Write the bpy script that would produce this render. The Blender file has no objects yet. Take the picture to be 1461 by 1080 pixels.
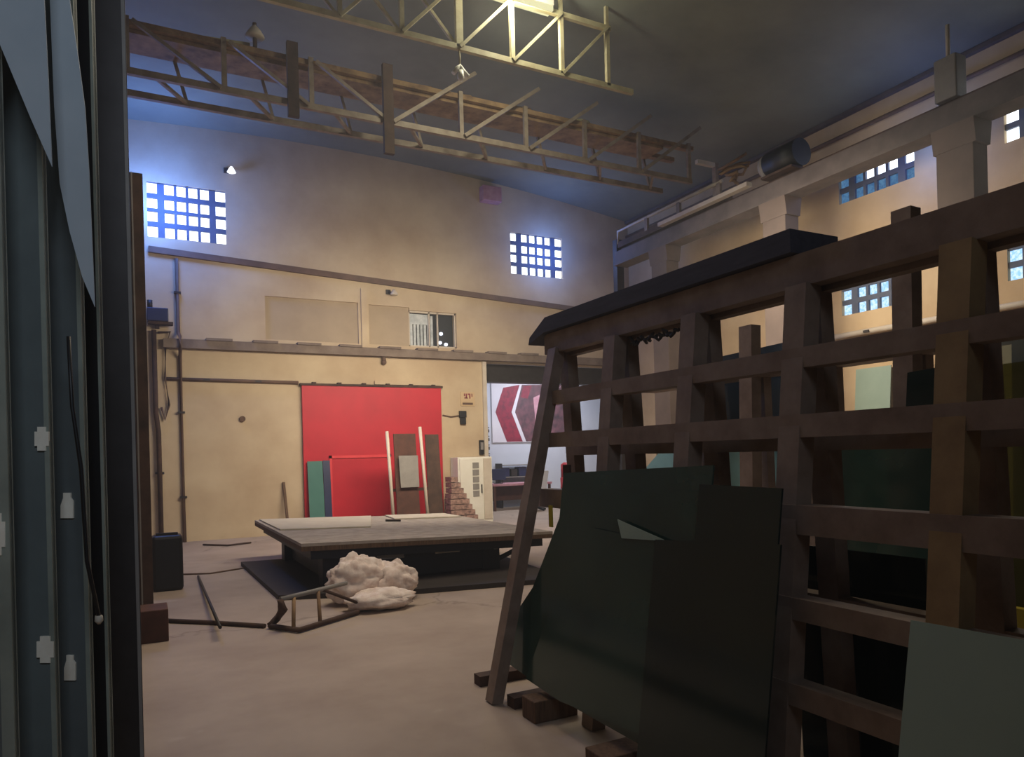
import bpy, math, random
from mathutils import Vector, Matrix, noise

# ------------------------------------------------------------------ camera
S = bpy.context.scene
COL = S.collection
F, CX, CY, H = 1020.0, 730.5, 647.5, 1.6
YAW, ROLL = math.radians(27.35), math.radians(1.474)
FW = Vector((math.sin(YAW), math.cos(YAW), 0))
RT0 = Vector((math.cos(YAW), -math.sin(YAW), 0))
UP0 = Vector((0, 0, 1))
RT = RT0 * math.cos(ROLL) - UP0 * math.sin(ROLL)
UP = RT0 * math.sin(ROLL) + UP0 * math.cos(ROLL)
EYE = Vector((0, 0, H))
cam_d = bpy.data.cameras.new('camera')
cam = bpy.data.objects.new('camera', cam_d)
COL.objects.link(cam)
m3 = Matrix((RT, UP, -FW)).transposed()
cam.matrix_world = Matrix.Translation(EYE) @ m3.to_4x4()
cam_d.sensor_width = 36.0
cam_d.sensor_fit = 'HORIZONTAL'
cam_d.lens = F / 1461.0 * 36.0
cam_d.shift_y = (CY - 540.0) / 1461.0
cam_d.clip_start = 0.05
cam_d.clip_end = 200
S.camera = cam

# ------------------------------------------------------------------ world, exposure, large lights
S.view_settings.view_transform = 'Standard'
S.view_settings.look = 'None'
S.view_settings.gamma = 1.0
S.view_settings.use_curve_mapping = False
S.view_settings.exposure = 0.0
S.cycles.use_denoising = True
S.cycles.max_bounces = 7
S.cycles.transparent_max_bounces = 24
S.cycles.sample_clamp_indirect = 4.0

W = bpy.data.worlds.new('sky')
S.world = W
W.use_nodes = True
W.node_tree.nodes['Background'].inputs[0].default_value = (0.74, 0.78, 0.90, 1)
W.node_tree.nodes['Background'].inputs[1].default_value = 0.34

vs = W.node_tree.nodes.new('ShaderNodeVolumeScatter')
vs.inputs['Color'].default_value = (0.92, 0.96, 1.0, 1)
vs.inputs['Density'].default_value = 0.006
vs.inputs['Anisotropy'].default_value = 0.2
W.node_tree.links.new(vs.outputs[0], W.node_tree.nodes['World Output'].inputs['Volume'])


def light(name, kind, loc, power, color, size=1.0, size_y=None, aim=None, spread=None):
    d = bpy.data.lights.new(name, kind)
    d.energy = power
    d.color = color
    if kind == 'AREA':
        d.size = size
        if size_y:
            d.shape = 'RECTANGLE'
            d.size_y = size_y
        if spread:
            d.spread = math.radians(spread)
    elif kind == 'POINT':
        d.shadow_soft_size = size
    o = bpy.data.objects.new(name, d)
    COL.objects.link(o)
    o.location = loc
    if aim:
        o.rotation_euler = (Vector(aim) - Vector(loc)).to_track_quat('-Z', 'Y').to_euler()
    return o


WARM = (1.0, 0.86, 0.68)
GLOW_BLUE = (0.12, 0.28, 1.0)  # blue tint of the added window glow lights
light('hall_lamp_far', 'AREA', (5.0, 10.6, 4.6), 230, WARM, 4.5, 0.8, aim=(5.0, 15.8, 1.2), spread=140)
light('hall_fill_middle', 'AREA', (2.4, 7.0, 7.0), 112, (1.0, 0.82, 0.64), 3.0, 3.0, aim=(1.6, 6.6, 0), spread=130)  # unseen overhead light added to brighten the floor
light('hall_fill_right', 'AREA', (7.6, 8.6, 5.2), 120, WARM, 3.0, 1.2, aim=(11.9, 9.0, 3.0), spread=120)  # added light without a fixture, brightens the right wall
light('hall_fill_behind_racks', 'AREA', (7.4, 4.0, 5.0), 80, WARM, 2.4, 2.4, aim=(8.0, 3.6, 0), spread=140)  # added unseen light, lifts floor, wall and glass behind the racks
light('left_sheet_fill', 'AREA', (-0.2, -2.0, 4.6), 22, (0.74, 0.84, 1.0), 2.0, 1.2, aim=(-0.75, 2.2, 3.0), spread=95)  # cool fill added behind the camera for the left sheets
light('window_glow_fill_left', 'POINT', (0.35, 15.0, 6.65), 250, GLOW_BLUE, 0.4)  # point light added before the window to tint the wall around it
light('window_glow_fill_right', 'POINT', (9.2, 15.2, 6.65), 65, GLOW_BLUE, 0.3)  # same kind of added glow light at the right window
light('window_glow_fill_side', 'POINT', (11.3, 7.2, 6.4), 28, GLOW_BLUE, 0.3)  # added glow light beside the right wall windows
light('annex_lamp', 'AREA', (10.6, 17.6, 4.2), 140, (0.86, 0.90, 1.0), 2.6, 1.2, aim=(10.6, 17.9, 0))


# ------------------------------------------------------------------ pixel helpers (photo pixel -> point on a real plane)
def ray(x, y):
    return FW + RT * ((x - CX) / F) - UP * ((y - CY) / F)


def at(x, y, ax, val):
    d = ray(x, y)
    return EYE + d * ((val - EYE[ax]) / d[ax])


def at_plane(x, y, p0, n):
    d = ray(x, y)
    return EYE + d * ((Vector(p0) - EYE).dot(n) / d.dot(n))


def at_depth(x, y, z):
    return EYE + ray(x, y) * z


# ------------------------------------------------------------------ materials
def lin(c):
    return tuple(((v / 255.0) / 12.92 if v / 255.0 <= 0.04045 else ((v / 255.0 + 0.055) / 1.055) ** 2.4) for v in c)


def mat(name, rgb, rough=0.7, metal=0.0, rgb2=None, scale=4.0, amount=0.5, bump=0.0, spec=0.5, stretch=None, detail=6.0):
    m = bpy.data.materials.new(name)
    m.use_nodes = True
    nt = m.node_tree
    b = nt.nodes['Principled BSDF']
    c1 = (*lin(rgb), 1)
    b.inputs['Base Color'].default_value = c1
    b.inputs['Roughness'].default_value = rough
    b.inputs['Metallic'].default_value = metal
    b.inputs['Specular IOR Level'].default_value = spec
    tc = nt.nodes.new('ShaderNodeTexCoord')
    mp = nt.nodes.new('ShaderNodeMapping')
    nt.links.new(tc.outputs['Object'], mp.inputs[0])
    if stretch:
        mp.inputs['Scale'].default_value = stretch
    nz = nt.nodes.new('ShaderNodeTexNoise')
    nz.inputs['Scale'].default_value = scale
    nz.inputs['Detail'].default_value = detail
    nz.inputs['Roughness'].default_value = 0.62
    nt.links.new(mp.outputs[0], nz.inputs[0])
    if rgb2 is None:
        rgb2 = tuple(v * 0.8 for v in rgb)
    rp = nt.nodes.new('ShaderNodeMapRange')
    rp.inputs[1].default_value = 0.35
    rp.inputs[2].default_value = 0.68
    rp.inputs[3].default_value = 0.0
    rp.inputs[4].default_value = amount
    nt.links.new(nz.outputs[0], rp.inputs[0])
    mx = nt.nodes.new('ShaderNodeMix')
    mx.data_type = 'RGBA'
    mx.inputs[6].default_value = c1
    mx.inputs[7].default_value = (*lin(rgb2), 1)
    nt.links.new(rp.outputs[0], mx.inputs[0])
    nt.links.new(mx.outputs[2], b.inputs['Base Color'])
    if bump:
        bp = nt.nodes.new('ShaderNodeBump')
        bp.inputs['Strength'].default_value = bump
        bp.inputs['Distance'].default_value = 0.02
        nt.links.new(nz.outputs[0], bp.inputs['Height'])
        nt.links.new(bp.outputs[0], b.inputs['Normal'])
    return m


def mat_emit(name, rgb, strength, rgb2=None, scale=30):
    m = bpy.data.materials.new(name)
    m.use_nodes = True
    nt = m.node_tree
    nt.nodes.clear()
    out = nt.nodes.new('ShaderNodeOutputMaterial')
    e = nt.nodes.new('ShaderNodeEmission')
    e.inputs[0].default_value = (*lin(rgb), 1)
    e.inputs[1].default_value = strength
    if rgb2:
        tc = nt.nodes.new('ShaderNodeTexCoord')
        nz = nt.nodes.new('ShaderNodeTexNoise')
        nz.inputs['Scale'].default_value = scale
        nt.links.new(tc.outputs['Object'], nz.inputs[0])
        mx = nt.nodes.new('ShaderNodeMix')
        mx.data_type = 'RGBA'
        mx.inputs[6].default_value = (*lin(rgb), 1)
        mx.inputs[7].default_value = (*lin(rgb2), 1)
        rp = nt.nodes.new('ShaderNodeMapRange')
        rp.inputs[1].default_value = 0.4
        rp.inputs[2].default_value = 0.6
        nt.links.new(nz.outputs[0], rp.inputs[0])
        nt.links.new(rp.outputs[0], mx.inputs[0])
        nt.links.new(mx.outputs[2], e.inputs[0])
    nt.links.new(e.outputs[0], out.inputs[0])
    return m


def mat_glass(name, tint, refl=0.10, rough=0.05, diffuse=None, dmix=0.0):
    m = bpy.data.materials.new(name)
    m.use_nodes = True
    nt = m.node_tree
    nt.nodes.clear()
    out = nt.nodes.new('ShaderNodeOutputMaterial')
    t = nt.nodes.new('ShaderNodeBsdfTransparent')
    t.inputs[0].default_value = (*tint, 1)
    g = nt.nodes.new('ShaderNodeBsdfGlossy')
    g.inputs['Roughness'].default_value = rough
    g.inputs[0].default_value = (0.9, 0.97, 0.95, 1)
    fr = nt.nodes.new('ShaderNodeFresnel')
    fr.inputs[0].default_value = 1.5
    mm = nt.nodes.new('ShaderNodeMath')
    mm.operation = 'MULTIPLY_ADD'
    mm.inputs[1].default_value = 1.0
    mm.inputs[2].default_value = refl - 0.04
    nt.links.new(fr.outputs[0], mm.inputs[0])
    mx = nt.nodes.new('ShaderNodeMixShader')
    src = t
    if diffuse:
        d = nt.nodes.new('ShaderNodeBsdfDiffuse')
        d.inputs[0].default_value = (*lin(diffuse), 1)
        m2 = nt.nodes.new('ShaderNodeMixShader')
        tc = nt.nodes.new('ShaderNodeTexCoord')
        nz = nt.nodes.new('ShaderNodeTexNoise')
        nz.inputs['Scale'].default_value = 2.5
        nz.inputs['Detail'].default_value = 5
        rp = nt.nodes.new('ShaderNodeMapRange')
        rp.inputs[1].default_value = 0.3
        rp.inputs[2].default_value = 0.7
        rp.inputs[3].default_value = dmix * 0.75
        rp.inputs[4].default_value = min(1.0, dmix * 1.2)
        nt.links.new(tc.outputs['Object'], nz.inputs[0])
        nt.links.new(nz.outputs[0], rp.inputs[0])
        nt.links.new(rp.outputs[0], m2.inputs[0])
        nt.links.new(t.outputs[0], m2.inputs[1])
        nt.links.new(d.outputs[0], m2.inputs[2])
        src = m2
    nt.links.new(mm.outputs[0], mx.inputs[0])
    nt.links.new(src.outputs[0], mx.inputs[1])
    nt.links.new(g.outputs[0], mx.inputs[2])
    nt.links.new(mx.outputs[0], out.inputs[0])
    return m


def mat_floor():
    m = mat('stained_concrete', (178, 162, 148), 0.62, rgb2=(146, 128, 114), scale=0.9, amount=0.75, bump=0.12, spec=0.35)
    nt = m.node_tree
    b = nt.nodes['Principled BSDF']
    old = b.inputs['Base Color'].links[0].from_socket
    tc = [n for n in nt.nodes if n.type == 'TEX_COORD'][0]
    vo = nt.nodes.new('ShaderNodeTexVoronoi')
    vo.feature = 'DISTANCE_TO_EDGE'
    vo.inputs['Scale'].default_value = 0.23
    n2 = nt.nodes.new('ShaderNodeTexNoise')
    n2.inputs['Scale'].default_value = 2.2
    n2.inputs['Detail'].default_value = 8
    nt.links.new(tc.outputs['Object'], n2.inputs[0])
    ad = nt.nodes.new('ShaderNodeVectorMath')
    ad.operation = 'MULTIPLY_ADD'
    ad.inputs[1].default_value = (0.7, 0.7, 0.7)
    nt.links.new(n2.outputs['Color'], ad.inputs[0])
    nt.links.new(tc.outputs['Object'], ad.inputs[2])
    nt.links.new(ad.outputs[0], vo.inputs[0])
    rp = nt.nodes.new('ShaderNodeMapRange')
    rp.inputs[1].default_value = 0.0
    rp.inputs[2].default_value = 0.006
    rp.inputs[3].default_value = 0.45
    rp.inputs[4].default_value = 0.0
    nt.links.new(vo.outputs['Distance'], rp.inputs[0])
    mx = nt.nodes.new('ShaderNodeMix')
    mx.data_type = 'RGBA'
    mx.inputs[7].default_value = (*lin((92, 78, 66)), 1)
    nt.links.new(old, mx.inputs[6])
    nt.links.new(rp.outputs[0], mx.inputs[0])
    # pale powdery patches
    n3 = nt.nodes.new('ShaderNodeTexNoise')
    n3.inputs['Scale'].default_value = 1.7
    n3.inputs['Detail'].default_value = 9
    nt.links.new(tc.outputs['Object'], n3.inputs[0])
    r3 = nt.nodes.new('ShaderNodeMapRange')
    r3.inputs[1].default_value = 0.66
    r3.inputs[2].default_value = 0.74
    r3.inputs[3].default_value = 0
    r3.inputs[4].default_value = 0.5
    nt.links.new(n3.outputs[0], r3.inputs[0])
    mx2 = nt.nodes.new('ShaderNodeMix')
    mx2.data_type = 'RGBA'
    mx2.inputs[7].default_value = (*lin((196, 184, 172)), 1)
    nt.links.new(mx.outputs[2], mx2.inputs[6])
    nt.links.new(r3.outputs[0], mx2.inputs[0])
    nt.links.new(mx2.outputs[2], b.inputs['Base Color'])
    return m


M = dict(
    floor=mat_floor(),
    wall=mat('painted_plaster', (206, 188, 158), 0.85, rgb2=(176, 152, 124), scale=0.7, amount=0.8, bump=0.1, spec=0.2),
    wall_side=mat('side_plaster', (206, 182, 146), 0.85, rgb2=(176, 148, 112), scale=0.8, amount=0.7, bump=0.1, spec=0.2),
    infill=mat('grey_infill_plaster', (178, 160, 136), 0.9, rgb2=(160, 142, 120), scale=1.5, amount=0.6, spec=0.2),
    roof=mat('dark_roof_sheet', (134, 138, 124), 0.75, rgb2=(104, 108, 100), scale=0.5, amount=0.8, spec=0.2),
    concrete=mat('raw_concrete', (138, 124, 112), 0.9, rgb2=(104, 90, 82), scale=3, amount=0.8, bump=0.3, spec=0.2),
    band=mat('dark_molding', (112, 88, 72), 0.8, rgb2=(84, 64, 54), scale=3, amount=0.8),
    lattice=mat('window_lattice', (92, 100, 120), 0.8, rgb2=(70, 80, 92), scale=6),
    pane=mat_emit('daylit_pane', (236, 246, 255), 3.2),
    pane_side=mat_emit('daylit_side_pane', (150, 205, 255), 1.3, (210, 235, 255), 26),
    pane_dim=mat_emit('dim_pane', (70, 130, 190), 0.5, (110, 170, 220), 20),
    red=mat('red_door_paint', (196, 24, 44), 0.55, rgb2=(170, 18, 36), scale=1.2, amount=0.7),
    red2=mat('red_door_frame', (226, 64, 70), 0.5, rgb2=(206, 48, 56), scale=2, amount=0.7),
    steel_dark=mat('dark_steel', (58, 54, 52), 0.55, 0.3, rgb2=(40, 34, 32), scale=6, amount=0.8),
    steel_navy=mat('navy_steel', (26, 28, 36), 0.5, 0.2, rgb2=(16, 17, 22), scale=4),
    rack=mat('brown_rack_paint', (146, 128, 114), 0.6, 0.0, rgb2=(112, 92, 78), scale=5, amount=0.9, bump=0.1),
    rack_y=mat('ochre_rack_paint', (158, 132, 92), 0.6, 0.0, rgb2=(126, 100, 66), scale=5, amount=0.9, bump=0.1),
    rack_top=mat('weathered_board', (72, 72, 84), 0.8, rgb2=(54, 54, 64), scale=6, amount=0.8, stretch=(4, 0.5, 4)),
    truss=mat('cream_truss_paint', (186, 178, 140), 0.6, rgb2=(150, 132, 98), scale=5, amount=0.8),
    crane=mat('grey_girder_paint', (150, 136, 120), 0.6, 0.1, rgb2=(110, 92, 80), scale=5, amount=0.8),
    rust=mat('rusty_steel', (158, 128, 92), 0.85, rgb2=(96, 70, 52), scale=4, amount=1.0, bump=0.3),
    rust_dark=mat('dark_rust', (84, 62, 50), 0.85, rgb2=(52, 38, 32), scale=4, amount=1.0, bump=0.3),
    runway=mat('runway_beam_paint', (108, 98, 94), 0.75, rgb2=(80, 72, 70), scale=2.5, amount=0.9),
    column=mat('column_plaster', (116, 102, 94), 0.85, rgb2=(90, 78, 72), scale=1.5, amount=0.7),
    wood=mat('old_wood', (110, 84, 62), 0.8, rgb2=(74, 54, 40), scale=8, amount=0.9, stretch=(6, 6, 0.6), bump=0.2),
    wood_red=mat('red_brown_wood', (92, 58, 46), 0.8, rgb2=(66, 42, 34), scale=6, amount=0.9),
    felt=mat('grey_table_felt', (178, 168, 158), 0.95, rgb2=(134, 124, 116), scale=6, amount=0.7, spec=0.1),
    paper=mat('pale_board', (196, 188, 172), 0.85, rgb2=(176, 166, 150), scale=4, amount=0.6),
    plate=mat('dark_floor_plate', (52, 44, 40), 0.75, rgb2=(38, 32, 30), scale=2.5, amount=0.8, bump=0.1),  # dark tone with random darker mottling
    sack=mat('white_woven_sack', (242, 230, 220), 0.85, rgb2=(206, 180, 168), scale=9, amount=0.8, bump=0.6),
    black=mat('black_enamel', (22, 22, 24), 0.5, rgb2=(14, 14, 16), scale=4),
    white=mat('white_enamel', (232, 230, 218), 0.45, rgb2=(214, 208, 192), scale=3, amount=0.6),
    offwhite=mat('offwhite_paint', (206, 196, 180), 0.6, rgb2=(184, 170, 152), scale=4, amount=0.6),
    grey=mat('grey_paint', (142, 138, 132), 0.6, rgb2=(118, 114, 110), scale=4, amount=0.7),
    teal=mat('teal_glass_board', (84, 128, 118), 0.25, rgb2=(66, 106, 100), scale=2),
    navyboard=mat('navy_board', (40, 48, 82), 0.4, rgb2=(30, 34, 60), scale=2),
    annex=mat('annex_white_wall', (206, 210, 222), 0.85, rgb2=(186, 190, 206), scale=1.0, amount=0.5),
    ban_white=mat('banner_white', (216, 212, 220), 0.6, rgb2=(204, 198, 210), scale=2, amount=0.4),
    ban_red=mat('banner_maroon', (150, 34, 62), 0.6, rgb2=(96, 26, 48), scale=7, amount=0.9),
    ban_pic=mat('banner_machine_picture', (118, 74, 84), 0.6, rgb2=(52, 40, 48), scale=5, amount=1.0),
    ban_pink=mat('banner_pink', (198, 150, 162), 0.6, rgb2=(170, 110, 126), scale=6, amount=0.8),
    drum=mat('red_drum', (168, 24, 34), 0.5, rgb2=(130, 18, 26), scale=3),
    pad=mat('cork_spacer_pad', (244, 238, 220), 0.9, rgb2=(226, 216, 196), scale=20, amount=0.6),
    sheet=mat('dark_blue_grey_glass', (104, 112, 112), 0.35, rgb2=(78, 84, 84), scale=1.6, amount=0.8),
    sheet_b=mat('smoky_glass', (112, 122, 120), 0.35, rgb2=(86, 92, 92), scale=1.6, amount=0.8),
    edge=mat('pale_glass_edge', (150, 156, 144), 0.4, rgb2=(120, 126, 116), scale=5, amount=0.8),
    reflection=mat('pale_reflection_tone', (172, 182, 188), 0.5, rgb2=(150, 162, 170), scale=2, amount=0.7),  # pale tone painted for reflections on the left glass
    pale=mat('pale_green_grey_glass', (150, 170, 156), 0.4, rgb2=(130, 150, 140), scale=1.2, amount=0.7),
    yellow=mat('yellow_board', (186, 168, 40), 0.6, rgb2=(158, 140, 30), scale=4),
    tile=mat('pinkish_offcuts', (176, 142, 128), 0.8, rgb2=(92, 70, 66), scale=18, amount=1.0),
    blinds=mat('pale_blinds', (206, 212, 214), 0.6, rgb2=(150, 160, 166), scale=6, amount=0.8),
    darkroom=mat('dark_interior', (46, 50, 54), 0.8),
    tube=mat_emit('fluorescent_tube', (250, 244, 190), 0.9),
    bulb=mat_emit('small_lamp_glow', (235, 240, 255), 1.6),
    gl_green=mat_glass('dark_green_glass', (0.10, 0.20, 0.17), 0.05, 0.12, (58, 88, 78), 0.55),
    gl_deep=mat_glass('deep_green_glass', (0.04, 0.08, 0.07), 0.045, 0.12, (36, 54, 50), 0.6),
    gl_blue=mat_glass('dark_blue_glass', (0.34, 0.46, 0.62), 0.06, 0.08, (60, 82, 108), 0.4),
    gl_cyan=mat_glass('pale_cyan_glass', (0.80, 0.97, 1.0), 0.06, 0.1, (176, 240, 255), 0.92),
    gl_olive=mat_glass('olive_glass', (0.62, 0.60, 0.26), 0.05, 0.1, (120, 116, 66), 0.4),
    gl_mist=mat_glass('grey_green_glass', (0.75, 0.84, 0.84), 0.06, 0.1, (170, 184, 180), 0.4),
)


# ------------------------------------------------------------------ mesh builder
class MB:
    def __init__(self):
        self.v, self.f, self.mi, self.sm = [], [], [], []

    def add(self, vs, fs, mi=0, smooth=False):
        o = len(self.v)
        self.v += [Vector(p) for p in vs]
        for f in fs:
            self.f.append([o + i for i in f])
            self.mi.append(mi)
            self.sm.append(smooth)
        return self

    def box(self, a, b, mi=0):
        x0, x1 = sorted((a[0], b[0])); y0, y1 = sorted((a[1], b[1])); z0, z1 = sorted((a[2], b[2]))
        vs = [(x0, y0, z0), (x1, y0, z0), (x1, y1, z0), (x0, y1, z0), (x0, y0, z1), (x1, y0, z1), (x1, y1, z1), (x0, y1, z1)]
        return self.add(vs, [(0, 3, 2, 1), (4, 5, 6, 7), (0, 1, 5, 4), (1, 2, 6, 5), (2, 3, 7, 6), (3, 0, 4, 7)], mi)

    def bar(self, a, b, w, h, up=(0, 0, 1), mi=0, taper=1.0):
        a, b = Vector(a), Vector(b)
        d = (b - a).normalized()
        up = Vector(up)
        s = d.cross(up)
        if s.length < 1e-4:
            s = d.cross(Vector((0, 1, 0)))
        s.normalize()
        u = s.cross(d).normalized()
        vs = []
        for p, t in ((a, 1.0), (b, taper)):
            for sx, sy in ((-1, -1), (1, -1), (1, 1), (-1, 1)):
                vs.append(p + s * (w / 2 * sx * t) + u * (h / 2 * sy * t))
        return self.add(vs, [(3, 2, 1, 0), (4, 5, 6, 7), (0, 1, 5, 4), (1, 2, 6, 5), (2, 3, 7, 6), (3, 0, 4, 7)], mi)

    def tube(self, pts, r, n=10, mi=0, cap=True):
        pts = [Vector(p) for p in pts]
        rings = []
        for i, p in enumerate(pts):
            if i == 0:
                d = pts[1] - p
            elif i == len(pts) - 1:
                d = p - pts[i - 1]
            else:
                d = (pts[i + 1] - p).normalized() + (p - pts[i - 1]).normalized()
            d.normalize()
            s = d.cross(Vector((0, 0, 1)))
            if s.length < 1e-3:
                s = d.cross(Vector((1, 0, 0)))
            s.normalize()
            u = s.cross(d)
            rr = r[i] if isinstance(r, (list, tuple)) else r
            rings.append([p + (s * math.cos(2 * math.pi * k / n) + u * math.sin(2 * math.pi * k / n)) * rr for k in range(n)])
        vs = [q for rg in rings for q in rg]
        fs = []
        for i in range(len(pts) - 1):
            for k in range(n):
                k2 = (k + 1) % n
                fs.append((i * n + k, i * n + k2, (i + 1) * n + k2, (i + 1) * n + k))
        self.add(vs, fs, mi, True)
        if cap:
            o = len(self.v) - len(vs)
            self.f.append([o + k for k in reversed(range(n))]); self.mi.append(mi); self.sm.append(False)
            self.f.append([o + (len(pts) - 1) * n + k for k in range(n)]); self.mi.append(mi); self.sm.append(False)
        return self

    def prism(self, poly, vec, mi=0):
        poly = [Vector(p) for p in poly]
        vec = Vector(vec)
        n = len(poly)
        vs = poly + [p + vec for p in poly]
        fs = [tuple(range(n)), tuple(reversed(range(n, 2 * n)))]
        for i in range(n):
            j = (i + 1) % n
            fs.append((j, i, n + i, n + j))
        return self.add(vs, fs, mi)

    def lathe(self, c, prof, n=16, mi=0):
        c = Vector(c)
        vs, fs = [], []
        for r, z in prof:
            for k in range(n):
                a = 2 * math.pi * k / n
                vs.append(c + Vector((r * math.cos(a), r * math.sin(a), z)))
        for i in range(len(prof) - 1):
            for k in range(n):
                k2 = (k + 1) % n
                fs.append((i * n + k, i * n + k2, (i + 1) * n + k2, (i + 1) * n + k))
        fs.append(tuple(reversed(range(n))))
        fs.append(tuple((len(prof) - 1) * n + k for k in range(n)))
        return self.add(vs, fs, mi, True)

    def blob(self, c, rad, seed=0, amp=0.2, freq=2.0, n=24, flat=None):
        c = Vector(c)
        vs, fs = [], []
        m = n // 2
        for i in range(m + 1):
            th = math.pi * i / m
            for k in range(n):
                ph = 2 * math.pi * k / n
                d = Vector((math.sin(th) * math.cos(ph), math.sin(th) * math.sin(ph), math.cos(th)))
                q = 1 + amp * (noise.noise(d * freq + Vector((seed * 3.1, seed, 0))) + 0.55 * noise.noise(d * freq * 2.7 + Vector((0, seed * 5.3, 1))) + 0.3 * abs(noise.noise(d * freq * 6 + Vector((seed, 0, 2)))))
                p = Vector((d.x * rad[0] * q, d.y * rad[1] * q, d.z * rad[2] * q))
                w = c + p
                if flat is not None and w.z < flat:
                    w.z = flat
                vs.append(w)
        for i in range(m):
            for k in range(n):
                k2 = (k + 1) % n
                fs.append((i * n + k, (i + 1) * n + k, (i + 1) * n + k2, i * n + k2))
        return self.add(vs, fs, 0, True)

    def build(self, name, mats, parent=None, local=False, bevel=0.0, loc=None):
        if not isinstance(mats, (list, tuple)):
            mats = [mats]
        off = Vector((0, 0, 0))
        if parent is not None and not local:
            off = Vector(WORLDLOC[parent.name])
        elif parent is None:
            off = Vector(loc) if loc is not None else Vector((0, 0, 0))
        me = bpy.data.meshes.new(name)
        me.from_pydata([tuple(p - off) for p in self.v], [], self.f)
        for mm in mats:
            me.materials.append(mm)
        for p, mi, sm in zip(me.polygons, self.mi, self.sm):
            p.material_index = mi
            p.use_smooth = sm
        me.validate()
        import bmesh
        bm = bmesh.new(); bm.from_mesh(me)
        bmesh.ops.recalc_face_normals(bm, faces=bm.faces)
        bm.to_mesh(me); bm.free()
        me.update()
        o = bpy.data.objects.new(name, me)
        COL.objects.link(o)
        if parent is not None:
            o.parent = parent
            WORLDLOC[o.name] = WORLDLOC[parent.name]
        else:
            o.location = off
            WORLDLOC[o.name] = tuple(off)
        if bevel:
            b = o.modifiers.new('bevel', 'BEVEL')
            b.width = bevel
            b.segments = 2
            b.limit_method = 'ANGLE'
        return o


WORLDLOC = {}


def tag(o, label, cat, group=None, kind=None):
    o['label'] = label
    o['category'] = cat
    if group:
        o['group'] = group
    if kind:
        o['kind'] = kind
    return o


def thing(name, label, cat, loc=(0, 0, 0), rz=0.0, group=None):
    o = bpy.data.objects.new(name, None)
    COL.objects.link(o)
    o.location = loc
    o.rotation_euler = (0, 0, rz)
    o.empty_display_size = 0.1
    WORLDLOC[o.name] = tuple(loc)
    return tag(o, label, cat, group)


def struct(o, label=None):
    o['kind'] = 'structure'
    if label:
        o['label'] = label
    return o


def wall_holes(mb, u0, u1, z0, z1, holes, put):
    """rectangular wall with rectangular holes; put(ua,ub,za,zb) adds one block"""
    us = sorted({u0, u1, *[h[0] for h in holes], *[h[1] for h in holes]})
    for a, b in zip(us[:-1], us[1:]):
        mid = (a + b) / 2
        spans = sorted([(h[2], h[3]) for h in holes if h[0] < mid < h[1]])
        z = z0
        for s0, s1 in spans:
            if s0 > z + 1e-6:
                put(a, b, z, s0)
            z = s1
        if z < z1 - 1e-6:
            put(a, b, z, z1)


# ------------------------------------------------------------------ room shell
YB, XR, XL = 15.8, 11.9, -4.9


def roof_z(x):
    return 8.46 - 0.009 * (x - 3.5) ** 2


mb = MB().box((XL - 0.3, -3.2, -0.2), (15.0, 19.6, 0.0))
struct(mb.build('floor', M['floor']), 'beige worn concrete floor of the hall')

WIN1 = (0.20, 1.65, 6.08, 7.18)
WIN2 = (8.28, 9.78, 6.10, 7.14)
REC1 = (2.38, 4.38, 4.16, 5.08)
REC2 = (4.62, 5.58, 4.16, 5.06)
WIN3 = (5.58, 6.76, 4.16, 5.00)
DOORWAY = (7.50, 11.62, 0.0, 3.86)
mb = MB()
wall_holes(mb, XL, XR + 0.3, 0, 9.1, [WIN1, WIN2, REC1, REC2, WIN3, DOORWAY],
           lambda a, b, c, d: mb.box((a, YB, c), (b, YB + 0.3, d)))
struct(mb.build('wall_back', M['wall']), 'stained beige plaster back wall of the hall')
mb = MB().box((REC1[0], YB + 0.05, REC1[2]), (REC1[1], YB + 0.2, REC1[3]))
struct(mb.build('window_4', M['infill']), 'bricked up grey window recess above the beam, left one')
mb = MB().box((REC2[0], YB + 0.05, REC2[2]), (REC2[1], YB + 0.2, REC2[3]))
struct(mb.build('window_5', M['infill']), 'bricked up grey window recess above the beam, beside the glazed one')

SW = [(7.68, 9.18, 6.18, 7.20), (4.72, 6.24, 6.18, 7.20), (7.68, 9.18, 4.06, 5.06), (4.72, 6.24, 4.06, 5.06), (6.86, 7.16, 0.80, 1.20)]
mb = MB()
wall_holes(mb, -3.0, YB, 0, 8.6, SW, lambda a, b, c, d: mb.box((XR, a, c), (XR + 0.3, b, d)))
struct(mb.build('wall_right', M['wall_side']), 'beige plaster wall on the right behind the racks')
struct(MB().box((XL - 0.3, -3, 0), (XL, YB, 9.2)).build('wall_left', M['wall_side']))
mb = MB()
xs = [XL - 0.3 + (XR - XL + 0.6) * k / 24 for k in range(25)]
prof = [(x, roof_z(x)) for x in xs]
mb.prism([(x, -3.2, z) for x, z in prof] + [(x, -3.2, z + 0.15) for x, z in reversed(prof)], (0, YB + 3.5, 0))
struct(mb.build('ceiling', M['roof']), 'dark sloping roof of the hall')
# dark eaves strip at the head of the walls
struct(MB().box((XR - 0.10, -3, 7.76), (XR, YB, 7.83)).build('trim_1', M['runway']), 'pale eaves beam along the top of the right wall')
struct(MB().tube([(XR - 0.05, -3, 7.42), (XR - 0.05, YB, 7.42)], 0.04, 8).build('trim_2', M['band']), 'thin dark conduit under the eaves beam')
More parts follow.
